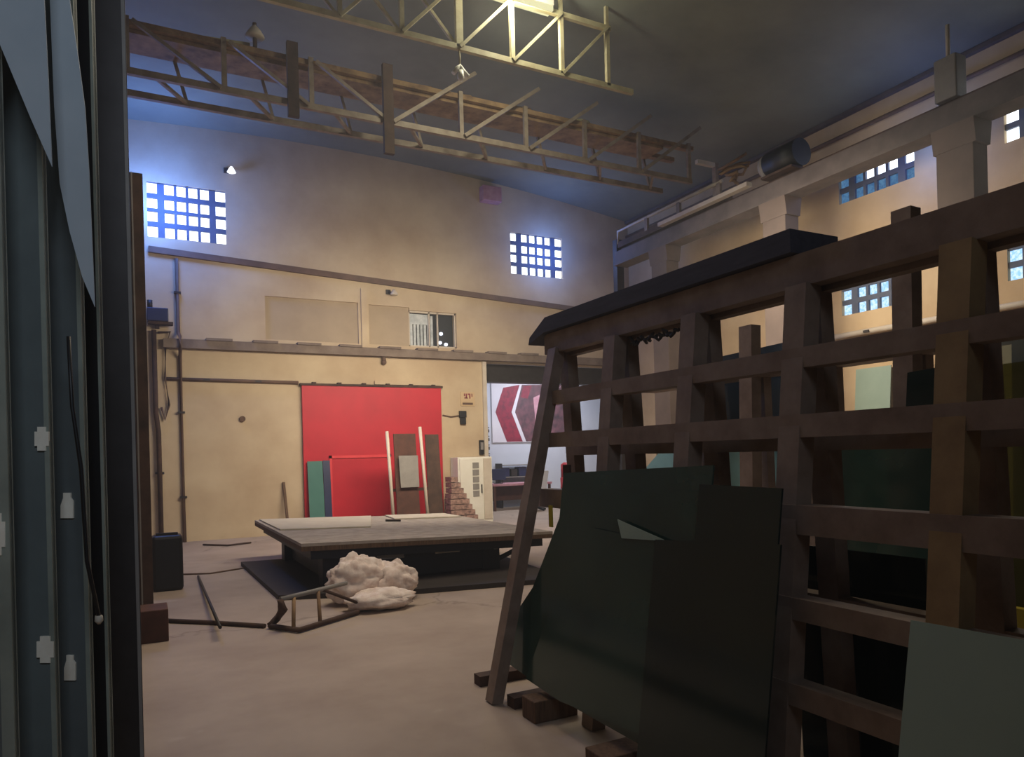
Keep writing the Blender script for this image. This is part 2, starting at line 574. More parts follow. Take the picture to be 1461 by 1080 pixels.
# ledge beam, sloping moulding, pilaster, door lintel
mb = MB().box((0.42, YB - 0.16, 3.88), (XR, YB, 4.06))
for k in range(9):
    a = 1.2 + k * 0.9
    mb.box((a, YB - 0.2, 4.05), (a + 0.5, YB, 4.10))
struct(mb.build('trim_3', M['concrete']), 'long grey concrete ledge beam across the back wall')
mb = MB().bar((0.2, YB - 0.03, 5.82), (XR, YB - 0.03, 5.24), 0.10, 0.12)
struct(mb.build('trim_4', M['band']), 'dark sloping moulding below the two high windows')
struct(MB().box((4.44, YB - 0.05, 4.06), (4.56, YB, 5.40)).build('trim_5', M['wall']), 'narrow plaster pilaster between the recesses')
struct(MB().box((4.7, YB - 0.07, 3.25), (6.3, YB, 3.33)).build('trim_6', M['wall']), 'plaster lintel above the red door')
struct(MB().box((7.40, YB - 0.06, 0), (7.50, YB + 0.32, 3.86)).build('trim_7', M['offwhite']), 'pale jamb of the doorway into the annex')

CF = [(0.0, 0.125), (0.215, 0.335), (0.37, 0.485), (0.52, 0.635), (0.67, 0.785), (0.87, 1.0)]
RF = [(0.0, 0.20), (0.29, 0.47), (0.53, 0.71), (0.80, 1.0)]


def lattice_window(name, axis, u0, u1, z0, z1, wallpos, pane_mats, label, flip=False):
    """concrete grid with daylit panes; axis 'x' lies in the back wall, 'y' in the right wall"""
    d0, d1 = wallpos + 0.03, wallpos + 0.15
    mb = MB()
    holes = []
    for c0, c1 in CF:
        for r0, r1 in RF:
            a, b = (u0 + (u1 - u0) * c0, u0 + (u1 - u0) * c1)
            holes.append((a, b, z1 - (z1 - z0) * r1, z1 - (z1 - z0) * r0))
    if axis == 'x':
        wall_holes(mb, u0, u1, z0, z1, holes, lambda a, b, c, d: mb.box((a, d0, c), (b, d1, d)))
    else:
        wall_holes(mb, u0, u1, z0, z1, holes, lambda a, b, c, d: mb.box((d0, a, c), (d1, b, d)))
    # frame lining in the wall
    if axis == 'x':
        mb.box((u0, d0, z0), (u1, d1, z0 + 0.012)); mb.box((u0, d0, z1 - 0.012), (u1, d1, z1))
    o = mb.build(name, M['lattice'])
    struct(o, label)
    pm = MB()
    for i, (a, b, c, d) in enumerate(holes):
        r = i % 4
        mi = 0 if len(pane_mats) == 1 else (1 if (r in (2, 3) and i // 4 >= 4) or (r == 3) else 0)
        if axis == 'x':
            pm.box((a, d0 + 0.05, c), (b, d0 + 0.08, d), mi)
        else:
            pm.box((d0 + 0.05, a, c), (d0 + 0.08, b, d), mi)
    pm.build('panes', [M[k] for k in pane_mats], o)
    return o


lattice_window('window_1', 'x', *WIN1, YB, ['pane'], 'high daylit lattice window at the left of the back wall')
lattice_window('window_2', 'x', *WIN2, YB, ['pane'], 'high daylit lattice window at the right of the back wall')
for i, (nm, lb) in enumerate([('window_6', 'high lattice window of the right wall, the farther one'), ('window_7', 'high lattice window of the right wall, the nearer one'),
                              ('window_8', 'low lattice window of the right wall, the farther one'), ('window_9', 'low lattice window of the right wall, the nearer one')]):
    lattice_window(nm, 'y', *SW[i], XR, ['pane', 'pane_dim'] if i == 0 else ['pane'] if i == 1 else ['pane_side'], lb)
a, b, c, d = SW[4]
o = struct(MB().box((XR + 0.02, a, c), (XR + 0.1, b, c + 0.03)).box((XR + 0.02, a, d - 0.03), (XR + 0.1, b, d)).build('window_10', M['lattice']), 'small bright opening low in the right wall')
MB().box((XR + 0.1, a, c), (XR + 0.12, b, d)).build('panes', M['pane_side'], o)
# interior window above the beam
a, b, c, d = WIN3
mb = MB()
for x in (a, a + 0.42 * (b - a), a + 0.60 * (b - a), b - 0.03):
    mb.box((x, YB + 0.06, c), (x + 0.03, YB + 0.12, d))
mb.box((a, YB + 0.06, c), (b, YB + 0.12, c + 0.04)).box((a, YB + 0.06, d - 0.04), (b, YB + 0.12, d))
o = struct(mb.build('window_3', M['offwhite']), 'small interior window with pale blinds above the ledge beam')
mb = MB().box((a, YB + 0.24, c), (b, YB + 0.28, d))
mb.build('backing', M['darkroom'], o)
mb = MB()
for k in range(7):
    mb.box((a + 0.06 + k * 0.085, YB + 0.14, c + 0.05), (a + 0.12 + k * 0.085, YB + 0.17, d - 0.08 - 0.06 * (6 - k) / 6 * 3))
mb.box((a + 0.05, YB + 0.12, d - 0.30), (a + 0.5, YB + 0.13, d - 0.06))
mb.build('blinds', M['blinds'], o)
mb = MB()
for q in ((0.86, 0.40), (0.98, 0.12), (0.83, 0.16)):
    mb.lathe((a + q[0], YB + 0.2, c + q[1] * 0.9), [(0.0, -0.04), (0.045, -0.02), (0.045, 0.03), (0.0, 0.05)], 10)
mb.build('glowing_spot', M['bulb'], o)  # bright spots, given their own glow

# annex beyond the doorway
struct(MB().box((6.4, 19.3, 0), (14.8, 19.6, 4.8)).build('wall_annex_back', M['annex']))
struct(MB().box((14.5, YB + 0.3, 0), (14.8, 19.3, 4.8)).build('wall_annex_right', M['annex']))
struct(MB().box((6.4, YB + 0.3, 0), (6.7, 19.3, 4.8)).build('wall_annex_left', M['annex']))
struct(MB().box((6.4, YB + 0.3, 4.5), (14.8, 19.6, 4.7)).build('ceiling_annex', M['steel_dark']))

# red sliding door
mb = MB().box((3.08, YB - 0.10, 0.01), (6.28, YB - 0.04, 3.20))
d1 = struct(mb.build('door_1', M['red']), 'tall bright red sliding door in the back wall')
mb = MB()
for p, q in (((3.62, 1.60), (5.02, 1.66)), ((4.96, 0.02), (5.02, 1.66)), ((3.62, 0.02), (3.68, 1.66))):
    mb.box((p[0], YB - 0.125, p[1]), (q[0], YB - 0.10, q[1]))
mb.build('wicket_door_frame', M['red2'], d1)
mb = MB().box((3.04, YB - 0.13, 3.19), (6.32, YB - 0.02, 3.235))
for k in range(6):
    mb.box((3.3 + k * 0.55, YB - 0.14, 3.235), (3.38 + k * 0.55, YB - 0.02, 3.265))
mb.build('door_track', M['rust_dark'], d1)

# ------------------------------------------------------------------ back wall fittings
def pipe(name, pts, r, m, label, cat='pipe', brackets=()):
    o = MB().tube(pts, r, 8).build(name, M[m], loc=pts[0])
    tag(o, label, cat)
    for p in brackets:
        bm_ = MB().box((p[0] - r * 1.8, p[1] - r * 1.3, p[2] - 0.02), (p[0] + r * 1.8, p[1] + r * 0.9, p[2] + 0.02))
        bm_.build('pipe_bracket', M['steel_dark'], o)
    return o


pipe('wall_pipe', [(0.43, YB - 0.04, 3.27), (3.02, YB - 0.04, 3.25)], 0.035, 'band', 'thin horizontal pipe on the back wall ending at the red door', brackets=[(1.2, YB - 0.03, 3.264), (2.2, YB - 0.03, 3.256)])
pipe('wall_pipe', [(0.70, YB - 0.05, 5.68), (0.70, YB - 0.05, 4.2), (0.72, YB - 0.21, 4.1), (0.72, YB - 0.21, 3.85), (0.72, YB - 0.05, 3.7), (0.72, YB - 0.05, 0.0)], 0.035, 'band', 'tall vertical pipe down the left of the back wall to the floor', brackets=[(0.70, YB - 0.04, 5.0), (0.72, YB - 0.04, 2.6), (0.72, YB - 0.04, 0.9)])
pipe('corner_conduit', [(0.30, YB - 0.09, 0.02), (0.30, YB - 0.09, 2.2), (0.26, YB - 0.09, 2.6), (0.26, YB - 0.09, 4.22)], 0.045, 'rust_dark', 'rusty vertical conduit in the left corner of the back wall', brackets=[(0.30, YB - 0.03, 1.4)])
pipe('cable_loop', [(0.33, YB - 0.06, 4.18), (0.55, YB - 0.06, 4.2), (0.46, YB - 0.06, 3.9), (0.44, YB - 0.06, 3.3), (0.50, YB - 0.06, 2.75), (0.42, YB - 0.06, 2.45), (0.36, YB - 0.06, 2.7)], 0.022, 'band', 'thin looped cable hanging in the left corner near the siren', 'cable')
o = thing('siren_box', 'dark box on a wall bracket below the left lattice window', 'box', (0.32, YB - 0.2, 4.45))
MB().box((0.14, YB - 0.34, 4.36), (0.52, YB - 0.06, 4.62)).build('housing', M['navyboard'], o, bevel=0.015)
MB().box((0.28, YB - 0.12, 4.26), (0.36, YB, 4.36)).box((0.16, YB - 0.30, 4.31), (0.60, YB - 0.10, 4.36)).build('bracket', M['rust_dark'], o)
MB().tube([(0.2, YB - 0.2, 4.62), (0.2, YB - 0.2, 4.78)], 0.05, 10).build('horn', M['steel_dark'], o)
o = tag(MB().bar((2.70, YB - 0.30, 0.0), (2.66, YB - 0.04, 1.12), 0.05, 0.04).build('wooden_stick', M['wood'], loc=(2.7, YB - 0.3, 0)), 'thin wooden stick leaning on the wall left of the red door', 'stick')
# sign, switch, intercom
o = thing('wall_sign', 'small sign with red marks on the wall right of the red door', 'sign', (7.0, YB, 2.9))
MB().box((6.82, YB - 0.02, 2.78), (7.18, YB, 3.12)).build('plate', M['wall_side'], o)
mb = MB()
for (x0, z0, x1, z1) in ((6.90, 3.02, 6.93, 3.08), (6.95, 2.96, 6.98, 3.08), (7.00, 3.05, 7.07, 3.08), (7.04, 2.96, 7.07, 3.05), (6.91, 2.96, 7.00, 2.985), (7.10, 3.0, 7.12, 3.08)):
    mb.box((x0, YB - 0.028, z0), (x1, YB - 0.02, z1))
mb.build('red_mark', M['ban_red'], o)
MB().box((6.86, YB - 0.028, 2.81), (7.13, YB - 0.02, 2.86)).build('lettering_line', M['band'], o)
o = tag(MB().tube([(1.87, YB, 2.47), (1.87, YB - 0.05, 2.47)], 0.06, 12).build('wall_socket', M['wood'], loc=(1.87, YB, 2.47)), 'small round dark socket on the bare wall left of the red door', 'socket')
o = thing('switch_box', 'black electric switch box with a cable beside the red door', 'switch', (6.84, YB, 2.45))
MB().box((6.76, YB - 0.09, 2.50), (6.93, YB, 2.66)).box((6.78, YB - 0.08, 2.34), (6.92, YB, 2.49)).build('housing', M['black'], o, bevel=0.01)
MB().tube([(6.76, YB - 0.03, 2.55), (6.55, YB - 0.03, 2.52), (6.34, YB - 0.03, 2.56)], 0.014, 6).build('cable', M['band'], o)
o = thing('intercom', 'small dark intercom panel beside the pale door jamb', 'intercom', (7.30, YB, 1.3))
MB().box((7.27, YB - 0.06, 1.60), (7.385, YB, 1.95)).build('housing', M['black'], o, bevel=0.008)
MB().box((7.29, YB - 0.07, 1.72), (7.365, YB - 0.06, 1.90)).build('screen', M['grey'], o)
# small lamps on the wall
def wall_lamp(x, z, label, glow=False):
    o = thing('wall_lamp', label, 'lamp', (x, YB, z))
    MB().box((x - 0.05, YB - 0.05, z - 0.04), (x + 0.05, YB, z + 0.06)).build('base', M['steel_dark'], o)
    MB().tube([(x, YB - 0.04, z), (x + 0.06, YB - 0.16, z - 0.02)], 0.02, 6).build('arm', M['steel_dark'], o)
    MB().lathe((x + 0.08, YB - 0.2, z - 0.08), [(0.02, 0.12), (0.05, 0.08), (0.09, 0.0), (0.07, -0.01)], 12).build('shade', M['bulb'] if glow else M['offwhite'], o)


wall_lamp(1.68, 7.60, 'small glowing lamp on the back wall above the left lattice window', True)
wall_lamp(5.08, 5.36, 'small unlit lamp on the back wall above the recesses')
o = tag(MB().tube([(4.92, YB - 0.08, 3.88), (4.92, YB - 0.08, 3.78)], 0.05, 8).lathe((4.92, YB - 0.08, 3.70), [(0.02, 0.0), (0.06, 0.03), (0.06, 0.08)], 8).build('hanging_socket', M['band'], loc=(4.92, YB - 0.08, 3.88)), 'small dark lamp socket under the ledge beam above the red door', 'socket')

# ------------------------------------------------------------------ things before the red door
def leaning_board(name, label, cat, x0, x1, h, y, lean, m, t=0.02, group=None):
    mb = MB().prism([(x0, y - lean, 0), (x1, y - lean, 0), (x1, y, h), (x0, y, h)], (0, -t, 0))
    return tag(mb.build(name, M[m], loc=(x0, y, 0)), label, cat, group)


leaning_board('glass_sheet', 'teal glass sheet leaning on the left edge of the red door', 'glass sheet', 3.14, 3.46, 1.55, YB - 0.15, 0.16, 'teal')
leaning_board('board', 'narrow navy blue board leaning beside the teal sheet at the red door', 'board', 3.47, 3.62, 1.56, YB - 0.15, 0.16, 'navyboard')
o = thing('panel_trolley', 'tall panel trolley with two pale poles in front of the red door', 'trolley', (5.0, 14.2, 0))
for (xa, xb, zt) in ((4.50, 4.55, 2.13), (5.22, 5.30, 2.22)):
    MB().tube([(xb, 14.12, 0.10), (xa, 14.30, zt)], 0.035, 8).build('pole', M['offwhite'], o)
MB().box((4.46, 13.85, 0.10), (5.75, 14.55, 0.18)).build('base', M['steel_dark'], o)
MB().bar((4.62, 14.45, 0.9), (5.66, 14.45, 0.9), 0.04, 0.06).build('cross_bar', M['wood_red'], o)
for x in (4.55, 5.65):
    for y in (13.95, 14.45):
        MB().tube([(x - 0.02, y, 0.05), (x + 0.02, y, 0.05)], 0.05, 12).build('wheel', M['black'], o)
tag(MB().prism([(4.66, 14.22, 0.18), (5.16, 14.22, 0.18), (5.14, 14.36, 2.08), (4.66, 14.36, 2.08)], (0, 0.03, 0)).build('board', M['wood_red'], loc=(4.9, 14.3, 0.18)), 'dark brown board standing on the panel trolley between the pale poles', 'board')
tag(MB().prism([(5.36, 14.22, 0.18), (5.68, 14.22, 0.18), (5.66, 14.36, 2.06), (5.36, 14.36, 2.06)], (0, 0.03, 0)).build('board', M['rust_dark'], loc=(5.5, 14.3, 0.18)), 'brown board standing on the trolley right of both pale poles', 'board')
tag(MB().prism([(4.74, 14.215, 0.96), (5.14, 14.215, 0.96), (5.14, 14.26, 1.62), (4.72, 14.26, 1.62)], (0, -0.02, 0)).build('cardboard_panel', M['grey'], loc=(4.9, 14.2, 0.96)), 'square grey cardboard panel hanging on the dark brown board', 'cardboard')
# white cabinet
o = thing('cabinet', 'white enamel cabinet with a glazed strip beside the doorway', 'cabinet', (6.95, 15.5, 0))
MB().box((6.50, 15.32, 0.0), (7.38, YB - 0.02, 1.55)).build('body', M['white'], o, bevel=0.01)
dd = MB().box((6.54, 15.29, 0.08), (7.12, 15.32, 1.51)).build('door', M['white'], o, bevel=0.006)
mb = MB()
for k in range(5):
    mb.box((6.86, 15.28, 0.62 + k * 0.165), (7.02, 15.29, 0.76 + k * 0.165))
mb.build('glazing', M['grey'], dd)
MB().box((7.07, 15.26, 0.7), (7.09, 15.29, 0.9)).build('handle', M['steel_dark'], dd)
MB().box((7.15, 15.30, 0.08), (7.35, 15.32, 1.51)).build('side_panel', M['offwhite'], o)
o = thing('offcut_pile', 'stepped pile of pinkish offcuts in front of the white cabinet', 'offcuts', (6.35, 15.0, 0))
mb = MB()
random.seed(4)
for k in range(9):
    w = 0.72 - k * 0.068
    mb.box((6.12 + random.uniform(-.02, .02), 14.85, k * 0.125), (6.12 + w, 15.2, k * 0.125 + 0.11))
mb.build('offcuts', M['tile'], o)

# ------------------------------------------------------------------ cutting table on its floor plate
mb = MB().prism([(1.30, 11.6, 0.0), (1.34, 8.46, 0.0), (2.76, 7.90, 0.0), (4.62, 7.55, 0.0), (4.95, 11.2, 0.0)], (0, 0, 0.06))
tag(mb.build('floor_plate', M['plate'], loc=(1.3, 8.4, 0)), 'dark plate lying on the floor under the cutting table', 'floor plate')
o = thing('cutting_table', 'large low glass cutting table with a grey felt top', 'table', (3.3, 10.3, 0.06))


def tz(x):
    return 0.63 - 0.030 * (x - 1.6)


x0, x1, y0, y1 = 1.60, 4.95, 8.42, 12.25


def slab(mb, xa, xb, ya, yb, top, bot):
    vs = [(xa, ya, tz(xa) + bot), (xb, ya, tz(xb) + bot), (xb, yb, tz(xb) + bot), (xa, yb, tz(xa) + bot),
          (xa, ya, tz(xa) + top), (xb, ya, tz(xb) + top), (xb, yb, tz(xb) + top), (xa, yb, tz(xa) + top)]
    return mb.add(vs, [(0, 3, 2, 1), (4, 5, 6, 7), (0, 1, 5, 4), (1, 2, 6, 5), (2, 3, 7, 6), (3, 0, 4, 7)])


slab(MB(), x0, x1, y0, y1, 0.0, -0.035).build('table_top', M['felt'], o)
slab(MB(), x0, x1, y0, y1, -0.035, -0.09).build('edge_frame', M['wood'], o)
mb = MB()
slab(mb, x0 + 0.12, x1 - 0.12, y0 + 0.08, y0 + 0.16, -0.09, -0.20)
slab(mb, x0 + 0.12, x1 - 0.12, y1 - 0.16, y1 - 0.08, -0.09, -0.20)
slab(mb, x0 + 0.12, x0 + 0.20, y0 + 0.16, y1 - 0.16, -0.09, -0.20)
slab(mb, x1 - 0.20, x1 - 0.12, y0 + 0.16, y1 - 0.16, -0.09, -0.20)
mb.build('apron', M['steel_navy'], o)
for x in (2.02, 4.12):
    for y in (8.78, 11.4):
        MB().box((x - 0.13, y - 0.13, 0.06), (x + 0.13, y + 0.13, tz(x) - 0.09)).build('leg', M['steel_navy'], o, bevel=0.01)
MB().box((2.15, 8.66, 0.09), (3.99, 8.70, 0.47)).box((2.15, 11.3, 0.10), (4.0, 11.34, 0.42)).box((2.0, 8.95, 0.09), (2.04, 11.25, 0.47)).build('skirt_panel', M['steel_navy'], o)
MB().box((2.2, 9.05, 0.12), (4.0, 11.25, 0.18)).build('lower_shelf', M['steel_dark'], o)
MB().bar((4.26, 8.78, 0.16), (4.72, 8.78, tz(4.7) - 0.20), 0.05, 0.05, up=(0, 1, 0)).build('brace', M['steel_navy'], o)
MB().box((2.55, 8.635, 0.33), (2.90, 8.66, 0.38)).build('vent_slot', M['grey'], o)
for i, (xa, za, w, hh) in enumerate(((3.32, 0.34, 0.34, 0.07), (3.78, 0.35, 0.08, 0.08), (4.16, 0.33, 0.05, 0.10), (2.10, 0.36, 0.05, 0.05))):
    yy = 8.635
    MB().box((xa, yy, za), (xa + w, yy + 0.025, za + hh)).build('paper_label', M['paper'], o)
# boards lying on the table
def flat_on_table(name, label, cat, poly, t, m):
    vs = [(x, y, tz(x) + 0.002) for x, y in poly]
    return tag(MB().prism(vs, (0, 0, t)).build(name, M[m], loc=(poly[0][0], poly[0][1], tz(poly[0][0]))), label, cat)


flat_on_table('pale_board', 'large pale board lying on the far left of the cutting table', 'board', [(1.66, 10.2), (2.9, 10.1), (3.5, 12.15), (1.66, 12.15)], 0.018, 'paper')
flat_on_table('pale_board', 'small pale board lying on the far middle of the cutting table', 'board', [(3.65, 11.3), (4.85, 11.3), (4.85, 12.15), (3.75, 12.15)], 0.02, 'paper')
flat_on_table('hand_tool', 'small dark tool lying on the far edge of the cutting table', 'tool', [(3.42, 11.0), (3.62, 10.9), (3.62, 10.97), (3.42, 11.07)], 0.03, 'steel_dark')

# ------------------------------------------------------------------ trestle, bars and sacks on the floor
fa, fb, fc, fd = at(385, 893, 2, 0.03), at(427, 899, 2, 0.03), at(511, 873, 2, 0.03), at(240, 882, 2, 0.03)
o = thing('steel_trestle', 'low rusty steel trestle lying beside the white sacks', 'trestle', (fb.x, fb.y, 0))
MB().tube([fa, fb, fc], 0.026, 8).build('bottom_rail', M['rust_dark'], o)
ta, tb = at(400, 855, 1, fb.y + 0.15), at(494, 832, 1, fc.y + 0.05)
MB().tube([ta, tb], 0.022, 8).build('top_rail', M['grey'], o)
MB().tube([fa, fa + Vector((0.08, 0.04, 0.06)), ta + Vector((0.02, 0.0, -0.10)), ta], [0.035, 0.035, 0.045, 0.03], 8).build('curved_foot', M['rust_dark'], o)
for xp, y0_, y1_ in ((419, 852, 897), (455, 842, 888)):
    k = (xp - 400) / 100
    p1 = ta.lerp(tb, k)
    p0 = fb.lerp(fc, (xp - 427) / 84) if xp > 427 else fa.lerp(fb, (xp - 385) / 42)
    MB().tube([p0, p1], 0.018, 8).build('post', M['rust'], o)
MB().tube([ta.lerp(tb, 0.6), fc + Vector((0.02, 0.04, 0.08))], 0.016, 8).build('brace', M['rust_dark'], o)
tag(MB().tube([at(205, 884, 2, 0.022), at(300, 888, 2, 0.022), at(378, 893, 2, 0.022)], 0.022, 8).build('steel_bar', M['rust_dark'], loc=tuple(fd)), 'long rusty bar on the floor running left from the trestle', 'bar')
p, q = at(283, 822, 2, 0.015), at(315, 914, 2, 0.015)
q2 = p.lerp(q, 0.58); 
tag(MB().tube([p, p.lerp(q, 0.99) + Vector((0, 0, 0.11))], 0.016, 8).build('steel_rod', M['steel_dark'], loc=tuple(p)), 'thin dark rod on the floor crossing the rusty bar', 'rod')
tag(MB().tube([at(238, 820, 2, 0.012), at(300, 818, 2, 0.012), at(350, 810, 2, 0.012)], 0.012, 6).build('floor_cable', M['band'], loc=tuple(at(238, 820, 2, 0.012))), 'thin brown cable on the floor between the black box and the plate', 'cable')
tag(MB().tube([at(290, 777, 2, 0.02), at(325, 778, 2, 0.02), at(358, 774, 2, 0.02)], 0.018, 6).build('wall_foot_hose', M['rust_dark'], loc=tuple(at(290, 777, 2, 0.0))), 'short dark hose lying at the foot of the back wall', 'hose')
c = at(545, 872, 2, 0.0)
rnd = random.Random(3)
mb = MB().blob((c.x + 0.02, c.y + 0.12, 0.105), (0.36, 0.22, 0.11), 2, 0.22, 2.2, 40, 0.004)
tag(mb.build('white_sack', M['sack'], loc=(c.x, c.y, 0)), 'flattened white sack lying on the floor in front of the tall crumpled one', 'sack')
mb = MB().blob((c.x - 0.10, c.y + 0.56, 0.25), (0.33, 0.21, 0.26), 5, 0.26, 2.4, 56, 0.004).blob((c.x + 0.27, c.y + 0.53, 0.20), (0.29, 0.20, 0.21), 9, 0.26, 2.5, 56, 0.004)
tag(mb.build('white_sack', M['sack'], loc=(c.x, c.y + 0.5, 0)), 'tall crumpled white sack heaped behind the flattened sack beside the trestle', 'sack')

# ------------------------------------------------------------------ left storage rack and tall sheets
o = thing('storage_rack', 'dark steel storage rack upright standing close on the left', 'rack', (-0.05, 3.2, 0))
MB().box((-0.13, 3.20, 0.0), (-0.02, 3.30, 4.3)).build('upright', M['steel_dark'], o)
MB().box((-0.034, 3.185, 0.0), (-0.022, 3.20, 4.3)).build('edge_strip', M['grey'], o)
MB().box((-0.115, 8.30, 0.0), (0.07, 8.42, 4.6)).build('upright', M['rust_dark'], o)
MB().box((-0.04, 8.285, 0.0), (-0.025, 8.30, 4.6)).build('edge_strip', M['grey'], o)
MB().box((-0.13, 3.3, 0.0), (-0.07, 8.30, 0.12)).build('base_rail', M['steel_dark'], o)
MB().box((-0.13, 3.3, 3.5), (-0.07, 8.30, 3.6)).build('top_rail', M['steel_dark'], o)
p = at(200, 920, 2, 0.0)
tag(MB().box((p.x, p.y, 0), (p.x + 0.23, p.y + 0.35, 0.29)).build('wooden_block', M['wood_red'], loc=tuple(p), bevel=0.008), 'red brown wooden block on the floor at the left rack', 'block')
p = at(218, 846, 2, 0.0)
o = thing('black_drum_box', 'black rounded box on the floor behind the left rack', 'box', (p.x + 0.17, p.y + 0.2, 0))
MB().box((p.x, p.y, 0.0), (p.x + 0.35, p.y + 0.35, 0.69)).build('body', M['black'], o, bevel=0.04)
MB().box((p.x + 0.05, p.y + 0.1, 0.69), (p.x + 0.30, p.y + 0.14, 0.72)).build('handle', M['steel_dark'], o)

SHEETS = [(-110, 30, 2.00, 'sheet', 18, 'tall smoky glass sheet nearest on the left, at the frame edge'),
          (-20, 90, 2.12, 'sheet_b', 7, 'tall blue grey glass sheet with two pale cross pads, second on the left'),
          (40, 140, 2.24, 'sheet', 6, 'tall dark glass sheet with two pale tag pads, third on the left'),
          (90, 166, 2.36, 'black', 4, 'tall black sheet standing next to the left rack upright')]
TH = 0.012
sheet_obj = []
for (xa, xb, z, m, ew, lb) in SHEETS:
    def pt(px, h, zz=z):
        q = EYE + FW * zz + RT0 * ((px - CX) / F * zz)
        return Vector((q.x, q.y, h))
    a_, b_ = pt(xa - 18, 0), pt(xb - 18, 0)      # floor trace (roll shifts the line in the photo)
    o = thing('glass_sheet', lb, 'glass sheet', tuple(a_))
    top = 3.6
    MB().prism([a_, b_, b_ + Vector((0, 0, top)), a_ + Vector((0, 0, top))], FW * TH).build('pane', M[m], o)
    w = ew / F * z
    e1 = b_ - RT0 * w
    off = -FW * 0.004
    MB().prism([e1 + off, b_ + off, b_ + off + Vector((0, 0, top)), e1 + off + Vector((0, 0, top))], FW * (TH + 0.008)).build('edge_strip', M['edge'], o)
    sheet_obj.append((o, z))


def pads(idx, cx_, cy_, w, h, cross=True):
    o, z = sheet_obj[idx]
    zz = z - 0.001
    def q(px, py):
        p = EYE + FW * zz + RT * ((px - CX) / F * zz) - UP * ((py - CY) / F * zz)
        return p
    t = w * 0.30
    s = h * 0.30
    if cross:
        P = [(-t, -h / 2), (t, -h / 2), (t, -s), (w / 2, -s), (w / 2, s), (t, s), (t, h / 2), (-t, h / 2), (-t, s), (-w / 2, s), (-w / 2, -s), (-t, -s)]
    else:
        P = [(-t, -h / 2), (t, -h / 2), (t, -s), (w / 2, -s * .6), (w / 2, h / 2), (-w / 2, h / 2), (-w / 2, 0), (-t, -s)]
    poly = [q(cx_ + a, cy_ + b) for a, b in P]
    MB().prism(poly, -FW * 0.006).build('spacer_pad', M['pad'], o)


pads(0, -4, 762, 26, 60)
pads(1, 61, 626, 20, 34); pads(1, 66, 926, 24, 38)
pads(2, 97, 721, 18, 36, False); pads(2, 101, 952, 16, 36, False)


def reflection(idx, pts, dz):
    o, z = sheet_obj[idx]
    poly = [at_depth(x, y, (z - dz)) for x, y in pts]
    # pale patch shaped as a reflection on the glass, kept parallel to the sheet
    MB().prism(poly, -FW * 0.003).build('painted_reflection', M['reflection'], o)


reflection(0, [(-60, -150), (62, -150), (64, 0), (70, 120), (75, 238), (45, 170), (20, 110), (0, 62), (-60, -20)], 0.03)
reflection(1, [(70, -150), (100, -150), (100, 0), (112, 80), (122, 155), (128, 250), (136, 438), (118, 395), (100, 330), (86, 262), (78, 150), (72, 0)], 0.03)
cab = [at_depth(98, 480, 2.10), at_depth(103, 580, 2.10), at_depth(116, 670, 2.11), at_depth(124, 800, 2.13), at_depth(141, 880, 2.16)]
o = tag(MB().tube(cab, 0.006, 6).build('cord', M['black'], loc=tuple(cab[0])), 'thin dark cord hanging down over the left glass sheets', 'cord')
MB().lathe(cab[-1] - Vector((0, 0, 0.012)), [(0.004, -0.01), (0.012, 0.0), (0.010, 0.016)], 10).build('end_plug', M['paper'], o)

# ------------------------------------------------------------------ right glass rack (A-frame, runs along Y)
RY = [4.17, 3.49, 2.80, 2.13, 1.46, 0.80]
ZT = 2.28
o = thing('glass_rack', 'large brown A-frame glass rack filling the right foreground', 'rack', (2.5, 2.5, 0))
rack1 = o


def near_x(z):
    return 2.29 + 0.10 * z


for i, y in enumerate(RY):
    m = M['rack_y'] if i == 4 else M['rack']
    if i == 0:
        MB().bar((1.98, y, 0.0), (2.52, y, ZT + 0.02), 0.10, 0.08, up=(1, 0, 0)).build('leg', m, o)
    else:
        MB().bar((near_x(0), y, 0.0), (near_x(ZT), y, ZT), 0.11, 0.09, up=(1, 0, 0)).build('leg', m, o)
    MB().bar((2.74, y + 0.02, 0.0), (2.62, y + 0.02, ZT), 0.10, 0.08, up=(1, 0, 0)).build('rear_leg', M['rack'], o)
MB().box((2.50, 0.5, ZT), (2.58, 4.30, ZT + 0.14)).build('top_rail', M['rack'], o)
MB().box((2.60, 0.5, ZT - 0.02), (2.66, 4.30, ZT + 0.10)).build('top_rail', M['rack'], o)
MB().prism([(2.46, 2.14, ZT + 0.145), (2.46, 4.24, ZT + 0.145), (2.46, 4.46, ZT + 0.09), (2.46, 4.44, ZT + 0.14), (2.46, 4.22, ZT + 0.245), (2.46, 2.14, ZT + 0.245)], (0.30, 0, 0)).build('cap_board', M['rack_top'], o)
for z, t, y1_ in ((1.97, 0.085, 4.22), (1.685, 0.095, 4.22), (1.30, 0.12, 4.2), (0.94, 0.09, 2.2), (0.60, 0.09, 2.2)):
    x = near_x(z)
    MB().box((x - 0.045, 0.5, z - t / 2), (x + 0.045, y1_, z + t / 2)).build('rail', M['rack'], o)
for z in (1.62, 0.9):
    x = 2.74 - 0.12 / ZT * z
    MB().box((x - 0.04, 0.5, z - 0.04), (x + 0.04, 4.2, z + 0.04)).build('rear_rail', M['rack'], o)
for y in (4.54, 4.03):
    MB().box((2.03, y - 0.05, 0.0), (3.2, y + 0.05, 0.07)).build('ground_beam', M['rust_dark'], o)
for (yy, xx, zz_) in ((1.15, 2.35, 0.0),):
    MB().box((2.2, 0.6, 0.0), (3.2, 0.75, 0.07)).build('ground_beam', M['rust_dark'], o)
MB().box((2.44, 3.92, 1.34), (2.455, 4.0, 1.52)).build('strap', M['rust_dark'], o)

